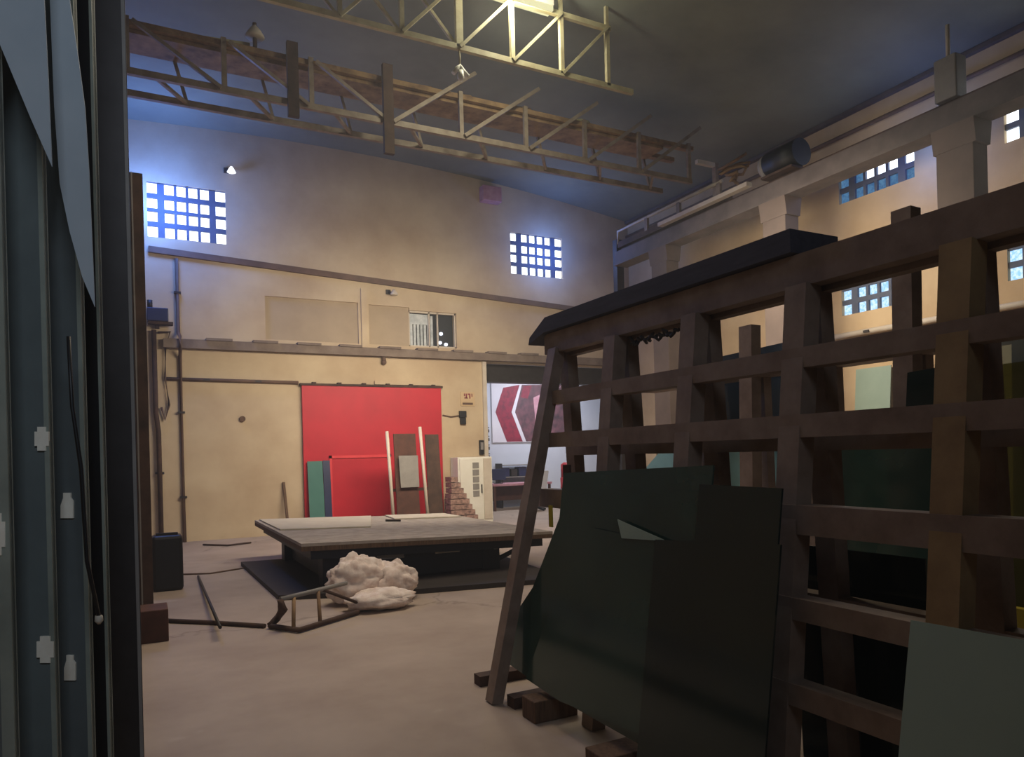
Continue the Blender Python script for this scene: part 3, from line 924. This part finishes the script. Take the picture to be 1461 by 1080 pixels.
pts = []
for k in range(41):
    t = k / 40
    pts.append((2.53 + 0.012 * math.sin(k * 2.1), 3.36 - 0.42 * t, ZT - 0.035 - 0.03 * abs(math.sin(t * 13)) + 0.012 * math.cos(k * 1.7)))
tag(MB().tube(pts, 0.010, 6).build('chain', M['steel_dark'], loc=pts[0]), 'dark chain looped along the underside of the brown rack top rail', 'chain')
# blocks under the glass
for (x, y, w, h, lb) in ((2.02, 3.70, 0.16, 0.13, 'dark wooden block under the far end of the dark glass'), (1.98, 2.92, 0.18, 0.09, 'dark wooden block under the near end of the dark glass')):
    tag(MB().box((x, y, 0), (x + 0.3, y + w, h)).build('wooden_block', M['wood'], loc=(x, y, 0), bevel=0.006), lb, 'block')

# lean plane of the near glass: X = A + B z
def lean_sheet(name, label, pts, A, B, m, t=0.010, cat='glass sheet', zbot=None):
    n = Vector((1, 0, -B)).normalized()
    p0 = Vector((A, 0, 0))
    poly = [at_plane(x, y, p0, n) for x, y in pts]
    if zbot is not None:                      # the last two corners stand at height zbot
        for p in poly[-2:]:
            p.x, p.z = A + B * zbot, zbot
    lowest = min(poly, key=lambda p: p.z)
    o = MB().prism(poly, -n * t).build(name, M[m], loc=tuple(lowest))
    return tag(o, label, cat)


def ypx(x, y, A, B):
    n = Vector((1, 0, -B)).normalized()
    return at_plane(x, y, Vector((A, 0, 0)), n)


def lean_rect(name, label, top_l, top_r, zbot, A, B, m, t=0.010, cat='glass sheet'):
    """sheet whose top edge runs between two photo points and whose foot is at height zbot"""
    n = Vector((1, 0, -B)).normalized()
    a = ypx(*top_l, A, B); b = ypx(*top_r, A, B)
    poly = [a, b, Vector((A + B * zbot, b.y, zbot)), Vector((A + B * zbot, a.y, zbot))]
    o = MB().prism(poly, -n * t).build(name, M[m], loc=tuple(poly[3]))
    return tag(o, label, cat)


lean_rect('glass_sheet', 'tall dark green glass sheet at the back of the leaning pack', (806, 675), (1020, 664), 0.14, 2.15, 0.14, 'gl_green')
lean_sheet('glass_sheet', 'broad dark green glass sheet with a broken lower left corner', [(812, 708), (1004, 700), (1004, 1100), (798, 996), (726, 946), (717, 906), (762, 838)], 2.127, 0.14, 'gl_green')
lean_sheet('glass_sheet', 'dark green glass sheet in front of the pack, left of the bright offcut edge', [(842, 752), (936, 772), (934, 1056), (800, 1000), (752, 968), (790, 860)], 2.10, 0.14, 'gl_green')
lean_sheet('glint_offcut', 'pale triangular glass offcut on the dark pack, glint painted into its colour', [(882, 741), (952, 772), (888, 768)], 2.088, 0.14, 'pale', 0.006, 'glass offcut')  # pale colour stands in for the glint on a broken corner
lean_rect('glass_sheet', 'nearly black glass sheet in the pack right of the bright offcut', (937, 770), (1116, 777), 0.10, 2.08, 0.14, 'gl_deep')
lean_rect('glass_sheet', 'nearly black tall glass sheet at the near end of the leaning pack', (1000, 691), (1118, 697), 0.10, 2.10, 0.14, 'gl_deep')
lean_rect('glass_sheet', 'dark blue tall glass sheet behind the legs of the second rack', (1014, 512), (1122, 488), 0.01, 4.72, -0.07, 'gl_blue')
lean_rect('glass_sheet', 'low dark sheet added as shade behind the lower rails of the brown rack', (1130, 775), (1322, 797), 0.08, 2.86, -0.05, 'gl_deep')  # dark sheet put in for the shade between the racks
lean_sheet('glass_sheet', 'pale cyan glass sheet with a broken corner behind the second rack', [(922, 668), (960, 624), (977, 619), (1120, 604), (1120, 760), (922, 742)], 4.60, -0.07, 'gl_cyan', zbot=0.01)
lean_sheet('glass_sheet', 'pale grey green glass sheet in the lower right corner', [(1303, 885), (1500, 920), (1500, 1300), (1272, 1230)], 1.72, 0.22, 'pale', 0.012)
tag(MB().box((2.335, 3.98, 1.12), (2.345, 4.02, 1.26)).build('yellow_tag', M['yellow'], loc=(2.335, 3.98, 1.12)), 'small yellow tag on the far leg of the brown glass rack', 'tag')

# ------------------------------------------------------------------ second rack behind
o = thing('glass_rack', 'second taller rack behind the brown rack, before the right wall', 'rack', (4.2, 3.0, 0))
for y, h in ((4.80, 2.3), (4.10, 2.55), (3.45, 2.3), (2.80, 3.05), (2.12, 2.3)):
    MB().bar((4.18, y, 0), (4.24, y, h), 0.13, 0.10, up=(1, 0, 0)).build('leg', M['rack'], o)
    MB().bar((4.42, y, 0), (4.36, y, 2.25), 0.10, 0.08, up=(1, 0, 0)).build('rear_leg', M['rack'], o)
for z in (2.20, 0.75, 0.25):
    MB().box((4.21, 1.7, z - 0.05), (4.42, 5.5, z + 0.05)).build('rail', M['rack'], o)
lean_rect('glass_sheet', 'dark green glass sheet on the second rack seen between two rails', (1176, 594), (1345, 580), 0.32, 3.88, 0.11, 'gl_green')
lean_rect('glass_sheet', 'dark glass sheet leaning behind the second rack sheets', (1296, 532), (1352, 522), 0.32, 3.94, 0.11, 'gl_deep')
lean_rect('glass_sheet', 'olive green glass sheet at the right edge on the second rack', (1423, 521), (1490, 512), 0.32, 3.84, 0.11, 'gl_olive')
lean_rect('glass_sheet', 'misty grey blue glass sheet above the olive one', (1398, 487), (1490, 470), 0.32, 3.90, 0.11, 'gl_mist')
tag(MB().box((3.78, 1.75, 0.60), (3.83, 2.16, 0.78)).build('yellow_board', M['yellow'], loc=(3.8, 1.8, 0.6)), 'yellow board low on the second rack at the right edge', 'board')

# sheets and pipe on the right wall
def wall_sheet(label, ya, yb, h, m, x=11.6):
    tag(MB().prism([(x, ya, 0), (x, yb, 0), (XR - 0.06, yb, h), (XR - 0.06, ya, h)], (-0.02, 0, 0)).build('glass_sheet', M[m], loc=(x, ya, 0)), label, 'glass sheet')


wall_sheet('pale grey green sheet leaning on the right wall under the low window', 8.15, 8.85, 3.0, 'pale')
wall_sheet('tall mist grey sheet leaning on the right wall near the wall pipe', 7.45, 8.05, 2.9, 'grey')
pipe('wall_pipe', [(XR - 0.06, 4.0, 3.66), (XR - 0.06, 9.65, 3.68)], 0.05, 'offwhite', 'pale pipe along the right wall under the low windows', brackets=[(XR - 0.05, 6.5, 3.66), (XR - 0.05, 8.6, 3.67)])
o = thing('wall_lamp', 'small bright lamp at the far end of the pale wall pipe', 'lamp', (XR - 0.1, 9.55, 3.62))
MB().box((XR - 0.12, 9.42, 3.58), (XR, 9.66, 3.63)).build('base', M['offwhite'], o)
MB().box((XR - 0.18, 9.44, 3.52), (XR - 0.02, 9.64, 3.58)).build('diffuser', M['bulb'], o)

# ------------------------------------------------------------------ columns and crane runway
XC = 10.45
for i, (y, lb) in enumerate(((12.55, 'farthest concrete column under the runway beam'), (9.30, 'middle concrete column under the runway beam'), (6.05, 'nearest concrete column under the runway beam'))):
    o = thing('column', lb, 'column', (XC, y, 0))
    MB().box((XC - 0.17, y - 0.26, 0), (XC + 0.17, y + 0.26, 5.75)).build('shaft', M['column'], o, bevel=0.01)
    MB().prism([(XC - 0.22, y - 0.30, 6.08), (XC + 0.22, y - 0.30, 6.08), (XC + 0.17, y - 0.30, 5.75), (XC - 0.17, y - 0.30, 5.75)], (0, 0.60, 0)).build('corbel', M['column'], o)
o = thing('crane_runway', 'long pale runway beam high along the right wall', 'beam', (XC, 8, 6.1))
MB().box((XC - 0.16, -2.5, 6.10), (XC + 0.16, 14.2, 6.42)).build('beam', M['runway'], o)
MB().box((XC - 0.04, -2.5, 6.42), (XC + 0.04, 14.1, 6.50)).build('rail', M['rust_dark'], o)
MB().box((XC - 0.20, -2.5, 6.08), (XC + 0.20, 14.2, 6.12)).build('flange', M['runway'], o)
MB().box((XC - 0.10, 14.2, 0.0), (XC + 0.10, 14.36, 6.75)).build('end_post', M['steel_dark'], o)
# post standing on the runway above the nearest column
o = thing('rail_post', 'grey post with a thin rod above the nearest runway column', 'post', (XC, 6.1, 6.5))
MB().box((XC - 0.13, 6.02, 6.505), (XC + 0.13, 6.34, 7.12)).build('body', M['grey'], o, bevel=0.02)
MB().tube([(XC, 6.2, 7.12), (XC, 6.2, 7.62)], 0.03, 8).build('rod', M['offwhite'], o)
# end carriage
o = thing('crane_carriage', 'crane end carriage with a pale guard rail on the runway', 'crane carriage', (XC, 12, 6.5))
MB().box((XC - 0.14, 10.6, 6.50), (XC + 0.14, 14.1, 6.64)).build('frame', M['rust_dark'], o)
MB().tube([(XC - 0.12, 14.1, 6.6), (XC - 0.12, 14.1, 6.90), (XC - 0.12, 10.6, 6.90)], 0.035, 8).build('guard_rail', M['offwhite'], o)
for y in (10.7, 11.9, 13.0):
    MB().box((XC - 0.15, y - 0.05, 6.6), (XC - 0.09, y + 0.05, 6.92)).build('stanchion', M['crane'], o)
MB().box((XC - 0.30, 9.8, 6.50), (XC - 0.16, 12.4, 6.58)).build('walkway', M['offwhite'], o)
MB().box((XC - 0.10, 10.80, 6.64), (XC - 0.02, 10.90, 7.34)).build('end_post', M['crane'], o)
MB().bar((9.9, 10.85, 7.30), (XC - 0.10, 10.85, 7.30), 0.08, 0.08).build('end_beam', M['offwhite'], o)
rp_ = [(XC - 0.16 + 0.13 * math.cos(k * 0.7), 10.25 + 0.012 * k * math.sin(k * 0.9), 6.66 + 0.10 * abs(math.sin(k * 0.7)) + 0.012 * k) for k in range(34)]
tag(MB().tube(rp_, 0.028, 6).build('rope_coil', M['rust'], loc=(XC - 0.16, 10.25, 6.64)), 'rusty coil of rope heaped on the crane end carriage', 'rope')
o = thing('hoist_motor', 'dark hoist motor with a pale cap on the runway beam', 'motor', (XC - 0.1, 9.2, 6.5))
MB().tube([(XC - 0.05, 8.75, 6.78), (XC - 0.05, 9.45, 6.78)], [0.24, 0.24], 18).build('body', M['black'], o)
MB().tube([(XC - 0.05, 9.45, 6.78), (XC - 0.05, 9.58, 6.78), (XC - 0.05, 9.64, 6.78)], [0.24, 0.20, 0.10], 18).build('end_cap', M['grey'], o)
MB().box((XC - 0.25, 8.8, 6.505), (XC + 0.15, 9.5, 6.545)).build('mount', M['rust_dark'], o)

# ------------------------------------------------------------------ lattice crane girder
GYA, GYB, GZ = 10.85, 11.5, 6.88
o = thing('crane_girder', 'long lattice crane girder spanning the hall under the dark roof', 'girder', (4.5, 11.2, GZ))
GX0, GX1 = -1.2, 9.75
MB().bar((GX0, GYA, GZ), (GX1, GYA, GZ), 0.07, 0.09).build('bottom_chord', M['crane'], o)
MB().bar((GX0, GYB, GZ), (GX1 - 0.2, GYB, GZ), 0.07, 0.09).build('bottom_chord', M['crane'], o)
MB().box((GX0, GYA + 0.02, 7.52), (GX1 + 0.1, GYA + 0.14, 7.60)).build('top_chord', M['rust'], o)
MB().box((GX0, GYB - 0.06, 7.52), (GX1 + 0.1, GYB + 0.06, 7.60)).build('top_chord', M['rust'], o)
MB().box((GX0, GYA + 0.10, 7.46), (GX1 - 0.6, GYB, 7.52)).build('walkway_deck', M['rust'], o)
nodes = [GX1 - 0.05 - 1.22 * k for k in range(9)]
for x in nodes:
    MB().bar((x, GYA, GZ), (x, GYA, 7.62), 0.07, 0.06, up=(0, 1, 0)).build('vertical', M['crane'], o)
for x in nodes:
    MB().bar((x - 0.45, GYB, GZ), (x - 0.62, GYB, 7.52), 0.045, 0.045, up=(0, 1, 0)).build('rear_vertical', M['crane'], o)
for k, x in enumerate(nodes):
    if x > 4.4 and k < 8:
        xa = x - 1.18
        d = Vector((x + 0.26 - xa, 0, 1.08))
        MB().bar((xa, GYA - 0.05, GZ), (xa + d.x, GYA - 0.05, GZ + d.z), 0.06, 0.06, up=(0, 1, 0)).build('diagonal', M['crane'], o)
    elif k < 8:
        MB().bar((x - 1.15, GYA - 0.05, 7.56), (x - 0.05, GYA - 0.05, GZ), 0.05, 0.05, up=(0, 1, 0)).build('diagonal', M['crane'], o)
for x in nodes[:8]:
    MB().bar((x - 0.9, GYA, GZ), (x - 0.45, GYB, GZ), 0.045, 0.045).build('lacing', M['crane'], o)
for x in (2.1, 3.55):
    MB().box((x - 0.08, GYA - 0.10, 6.65 if x < 3 else 6.35), (x + 0.08, GYA - 0.02, 7.75)).build('hanger', M['rust_dark'], o)
# clutter stacked on the walkway
rnd = random.Random(11)
for row, y in enumerate((GYA + 0.19, GYA + 0.32, GYA + 0.45)):
    xa = 0.3 + 0.5 * row
    while xa < (6.0 if row else 8.6):
        ln = rnd.uniform(0.7, 1.9)
        h = rnd.uniform(0.05, 0.13)
        m = rnd.choice(('rust', 'rust', 'wood', 'truss', 'rust_dark'))
        tag(MB().bar((xa, y, 7.525 + h / 2), (xa + ln, y + rnd.uniform(-0.015, 0.015), 7.525 + h / 2 + rnd.uniform(0.0, 0.12)), 0.085, h).build('stored_timber', M[m], loc=(xa, y, 7.53)),
            'one of the rusty timbers and bars stored on the crane girder', 'timber', 'timbers stored on the crane girder')
        xa += ln + rnd.uniform(0.08, 0.5)
o = tag(MB().blob((7.45, 11.25, 7.66), (0.34, 0.17, 0.14), 4, 0.3, 2.0, 24, 7.525).build('cloth_bundle', M['truss'], loc=(7.45, 11.25, 7.53)), 'pale yellowish bundle lying on the right part of the crane girder', 'bundle')
o = thing('flood_lamp', 'small white flood lamp above the left end of the crane girder', 'lamp', (1.6, 10.92, 7.6))
MB().tube([(1.60, 10.92, 7.605), (1.60, 10.92, 7.98)], 0.03, 8).build('stem', M['rust_dark'], o)
MB().lathe((1.60, 10.92, 7.78), [(0.03, 0.16), (0.08, 0.1), (0.14, 0.0), (0.12, -0.02)], 12).build('shade', M['offwhite'], o)
o = tag(MB().box((7.45, YB - 0.25, 7.75), (7.95, YB, 8.12)).build('junction_box', M['ban_pink'], loc=(7.7, YB, 7.9), bevel=0.02), 'pinkish box high on the back wall under the crane girder', 'box')

# ------------------------------------------------------------------ roof truss with lamp
TY, TZ0, TZ1 = 8.95, 7.17, 8.05
o = thing('roof_truss', 'cream painted steel roof truss near the top of the frame', 'truss', (4, TY, TZ0))
MB().bar((-0.8, TY, TZ0), (6.9, TY, TZ0), 0.06, 0.075).build('bottom_chord', M['truss'], o)
MB().bar((-0.8, TY, TZ1), (6.5, TY, TZ1), 0.06, 0.075).build('top_chord', M['truss'], o)
xs = [3.98 + 0.82 * k for k in range(-5, 4)]
for x in xs:
    MB().bar((x, TY, TZ0), (x, TY, TZ1), 0.10 if abs(x - 3.98) < 0.01 else 0.06, 0.06, up=(0, 1, 0)).build('vertical', M['truss'], o)
    MB().bar((x, TY, TZ1), (x, TY, roof_z(x)), 0.05, 0.05, up=(0, 1, 0)).build('purlin_post', M['truss'], o)
for a, b in zip(xs[:-1], xs[1:]):
    MB().bar((a, TY - 0.03, TZ0), (b, TY - 0.03, TZ1), 0.04, 0.04, up=(0, 1, 0)).build('diagonal', M['truss'], o)
    if b <= 4.0:
        MB().bar((a, TY + 0.03, TZ1), (b, TY + 0.03, TZ0), 0.04, 0.04, up=(0, 1, 0)).build('diagonal', M['truss'], o)
o = thing('hanging_hook', 'small white pulley hook hanging below the cream roof truss', 'hook', (3.98, TY, TZ0))
MB().tube([(3.98, TY, TZ0), (3.98, TY, 6.90)], 0.014, 6).build('cable', M['truss'], o)
MB().tube([(3.88, TY, 6.80), (3.94, TY, 6.88), (3.98, TY, 6.92), (4.03, TY, 6.86), (4.10, TY, 6.80)], 0.032, 8).lathe((3.99, TY, 6.72), [(0.02, 0), (0.05, 0.04), (0.04, 0.14)], 8).build('pulley', M['white'], o)
o = thing('fluorescent_lamp', 'lit fluorescent lamp on the cream roof truss at the top edge', 'lamp', (4.9, TY, 8.0))
MB().box((4.25, TY - 0.10, 8.09), (5.45, TY + 0.10, 8.16)).build('housing', M['offwhite'], o)
MB().box((4.25, TY - 0.08, 8.02), (5.45, TY - 0.04, 8.09)).box((4.25, TY + 0.04, 8.02), (5.45, TY + 0.08, 8.09)).build('tube', M['tube'], o)
light('fluorescent_light', 'AREA', (4.85, TY, 7.98), 60, (1.0, 0.95, 0.68), 1.2, 0.3, aim=(4.85, TY, 0))
light('fluorescent_uplight', 'POINT', (4.85, TY - 0.35, 7.9), 85, (1.0, 0.97, 0.78), 0.15)

# ------------------------------------------------------------------ annex contents
tag(MB().box((7.45, 16.15, 3.42), (11.62, 16.5, 3.86)).build('shutter_housing', M['steel_dark'], loc=(9.5, 16.3, 3.5)), 'dark roller shutter housing under the head of the doorway', 'shutter housing')
YF = 19.28
bx0, bx1, bz0, bz1 = 9.32, 11.9, 1.95, 3.78
o = thing('banner', 'large banner with a maroon hexagon band on the annex wall', 'banner', (10.5, YF, 2.8))
MB().box((bx0, YF - 0.02, bz0), (bx1, YF + 0.01, bz1)).build('cloth', M['ban_white'], o)
mb = MB()
y = YF - 0.024
cz = (bz0 + bz1) / 2


def quad(pts, dy, mi):
    mb.prism([(x, y - dy, z) for x, z in pts], (0, 0.004, 0), mi)


quad([(9.72, bz1 - 0.18), (10.28, bz1 - 0.08), (9.98, cz), (10.34, bz0 + 0.02), (9.80, bz0 + 0.02), (9.44, cz)], 0.0, 0)
quad([(10.36, bz1 - 0.08), (11.86, bz1 - 0.04), (11.86, bz0 + 0.04), (10.46, bz0 + 0.02), (10.10, cz)], 0.0, 1)
quad([(10.28, bz1 - 0.08), (10.36, bz1 - 0.08), (10.10, cz), (10.46, bz0 + 0.02), (10.34, bz0 + 0.02), (9.98, cz)], 0.001, 2)
quad([(10.75, cz + 0.45), (11.15, cz + 0.62), (11.55, cz + 0.3), (11.35, cz - 0.35), (10.8, cz - 0.3)], 0.002, 3)
quad([(10.42, bz1 - 0.12), (10.70, bz1 - 0.1), (10.55, bz1 - 0.5), (10.30, bz1 - 0.45)], 0.002, 0)
mb.build('printed_design', [M['ban_red'], M['ban_pic'], M['ban_white'], M['ban_pink']], o)
o = thing('vertical_sign', 'narrow vertical strip of dark lettering on the annex wall', 'sign', (9.15, YF, 2.0))
mb = MB()
rnd = random.Random(7)
for k in range(9):
    z = 1.35 + k * 0.13
    mb.box((9.10, YF - 0.02, z), (9.22, YF, z + 0.025)).box((9.10, YF - 0.02, z), (9.125, YF, z + 0.09))
    if k % 2:
        mb.box((9.19, YF - 0.02, z), (9.22, YF, z + 0.09))
mb.build('lettering', M['steel_dark'], o)
# desk
o = thing('desk', 'dark desk with pinkish top against the annex wall', 'desk', (9.6, 18.4, 0))
MB().box((8.70, 18.0, 0.70), (10.6, 18.75, 0.76)).build('desk_top', M['ban_pink'], o)
for x in (8.76, 10.54):
    for yy in (18.06, 18.69):
        MB().box((x - 0.03, yy - 0.03, 0), (x + 0.03, yy + 0.03, 0.70)).build('leg', M['wood_red'], o)
MB().box((8.8, 18.6, 0.25), (10.5, 18.64, 0.70)).build('modesty_panel', M['wood_red'], o)
o = thing('shelf_unit', 'grey wire shelf unit with dark boxes on the annex wall', 'shelf', (9.8, 19.0, 0))
for x in (9.4, 10.75):
    MB().box((x - 0.02, 18.85, 0), (x + 0.02, 19.25, 1.32)).build('side_frame', M['steel_dark'], o)
for z in (0.9, 1.25):
    MB().box((9.4, 18.85, z), (10.75, 19.25, z + 0.025)).build('shelf', M['grey'], o)
for k, (x, w, h, m) in enumerate(((9.46, 0.22, 0.26, 'navyboard'), (9.74, 0.2, 0.22, 'steel_dark'), (10.0, 0.26, 0.28, 'navyboard'), (10.34, 0.28, 0.2, 'grey'))):
    nm = ('dark blue box first from the left on the annex shelf', 'dark steel box second from the left on the annex shelf', 'dark blue box third from the left on the annex shelf', 'grey box at the right on the annex shelf')[k]
    tag(MB().box((x, 18.9, 0.926), (x + w, 19.2, 0.926 + h)).build('storage_box', M[m], loc=(x, 18.9, 0.926), bevel=0.01), nm, 'box', 'boxes on the annex shelf')
o = thing('office_chair', 'white office chair standing in front of the annex desk', 'chair', (9.75, 17.4, 0))
MB().box((9.52, 17.2, 0.44), (9.98, 17.66, 0.52)).build('seat', M['offwhite'], o, bevel=0.02)
MB().prism([(9.55, 17.2, 0.56), (9.95, 17.2, 0.56), (9.98, 17.1, 1.12), (9.6, 17.1, 1.12)], (0, 0.05, 0)).build('backrest', M['annex'], o, bevel=0.01)
MB().tube([(9.75, 17.43, 0.08), (9.75, 17.43, 0.44)], 0.03, 8).build('column', M['black'], o)
for k in range(5):
    a = k * 2 * math.pi / 5
    MB().bar((9.75, 17.43, 0.10), (9.75 + 0.28 * math.cos(a), 17.43 + 0.28 * math.sin(a), 0.03), 0.05, 0.05).build('foot', M['black'], o)
o = thing('monitor', 'dark computer monitor on the annex desk', 'monitor', (9.0, 18.3, 0.76))
MB().box((8.8, 18.3, 0.86), (9.25, 18.34, 1.18)).build('screen', M['navyboard'], o, bevel=0.01)
MB().box((9.0, 18.33, 0.77), (9.05, 18.37, 0.95)).box((8.92, 18.26, 0.76), (9.13, 18.44, 0.775)).build('stand', M['black'], o)
o = thing('steel_drum', 'red steel drum standing in the annex doorway', 'drum', (10.75, 17.2, 0))
MB().lathe((10.75, 17.2, 0), [(0.29, 0), (0.30, 0.02), (0.29, 0.3), (0.305, 0.32), (0.29, 0.34), (0.29, 0.6), (0.305, 0.62), (0.29, 0.64), (0.30, 0.88), (0.28, 0.90)], 20).build('body', M['drum'], o)
tag(MB().lathe((10.75, 17.2, 0.9), [(0.28, 0), (0.28, 0.36), (0.2, 0.42)], 16).build('paint_bucket', M['drum'], loc=(10.75, 17.2, 0.9)), 'red bucket standing on the red steel drum', 'bucket')
o = thing('chain_hoist', 'dark chain hoist hanging from the annex ceiling', 'hoist', (11.1, 17.4, 4.5))
MB().tube([(11.1, 17.4, 4.5), (11.1, 17.4, 3.0)], 0.02, 6).build('chain', M['black'], o)
MB().box((11.0, 17.3, 2.45), (11.2, 17.5, 3.0)).build('body', M['black'], o, bevel=0.03)
MB().tube([(11.1, 17.4, 2.45), (11.1, 17.4, 2.3), (11.16, 17.4, 2.2), (11.1, 17.4, 2.12), (11.03, 17.4, 2.18)], 0.025, 8).build('hook', M['black'], o)
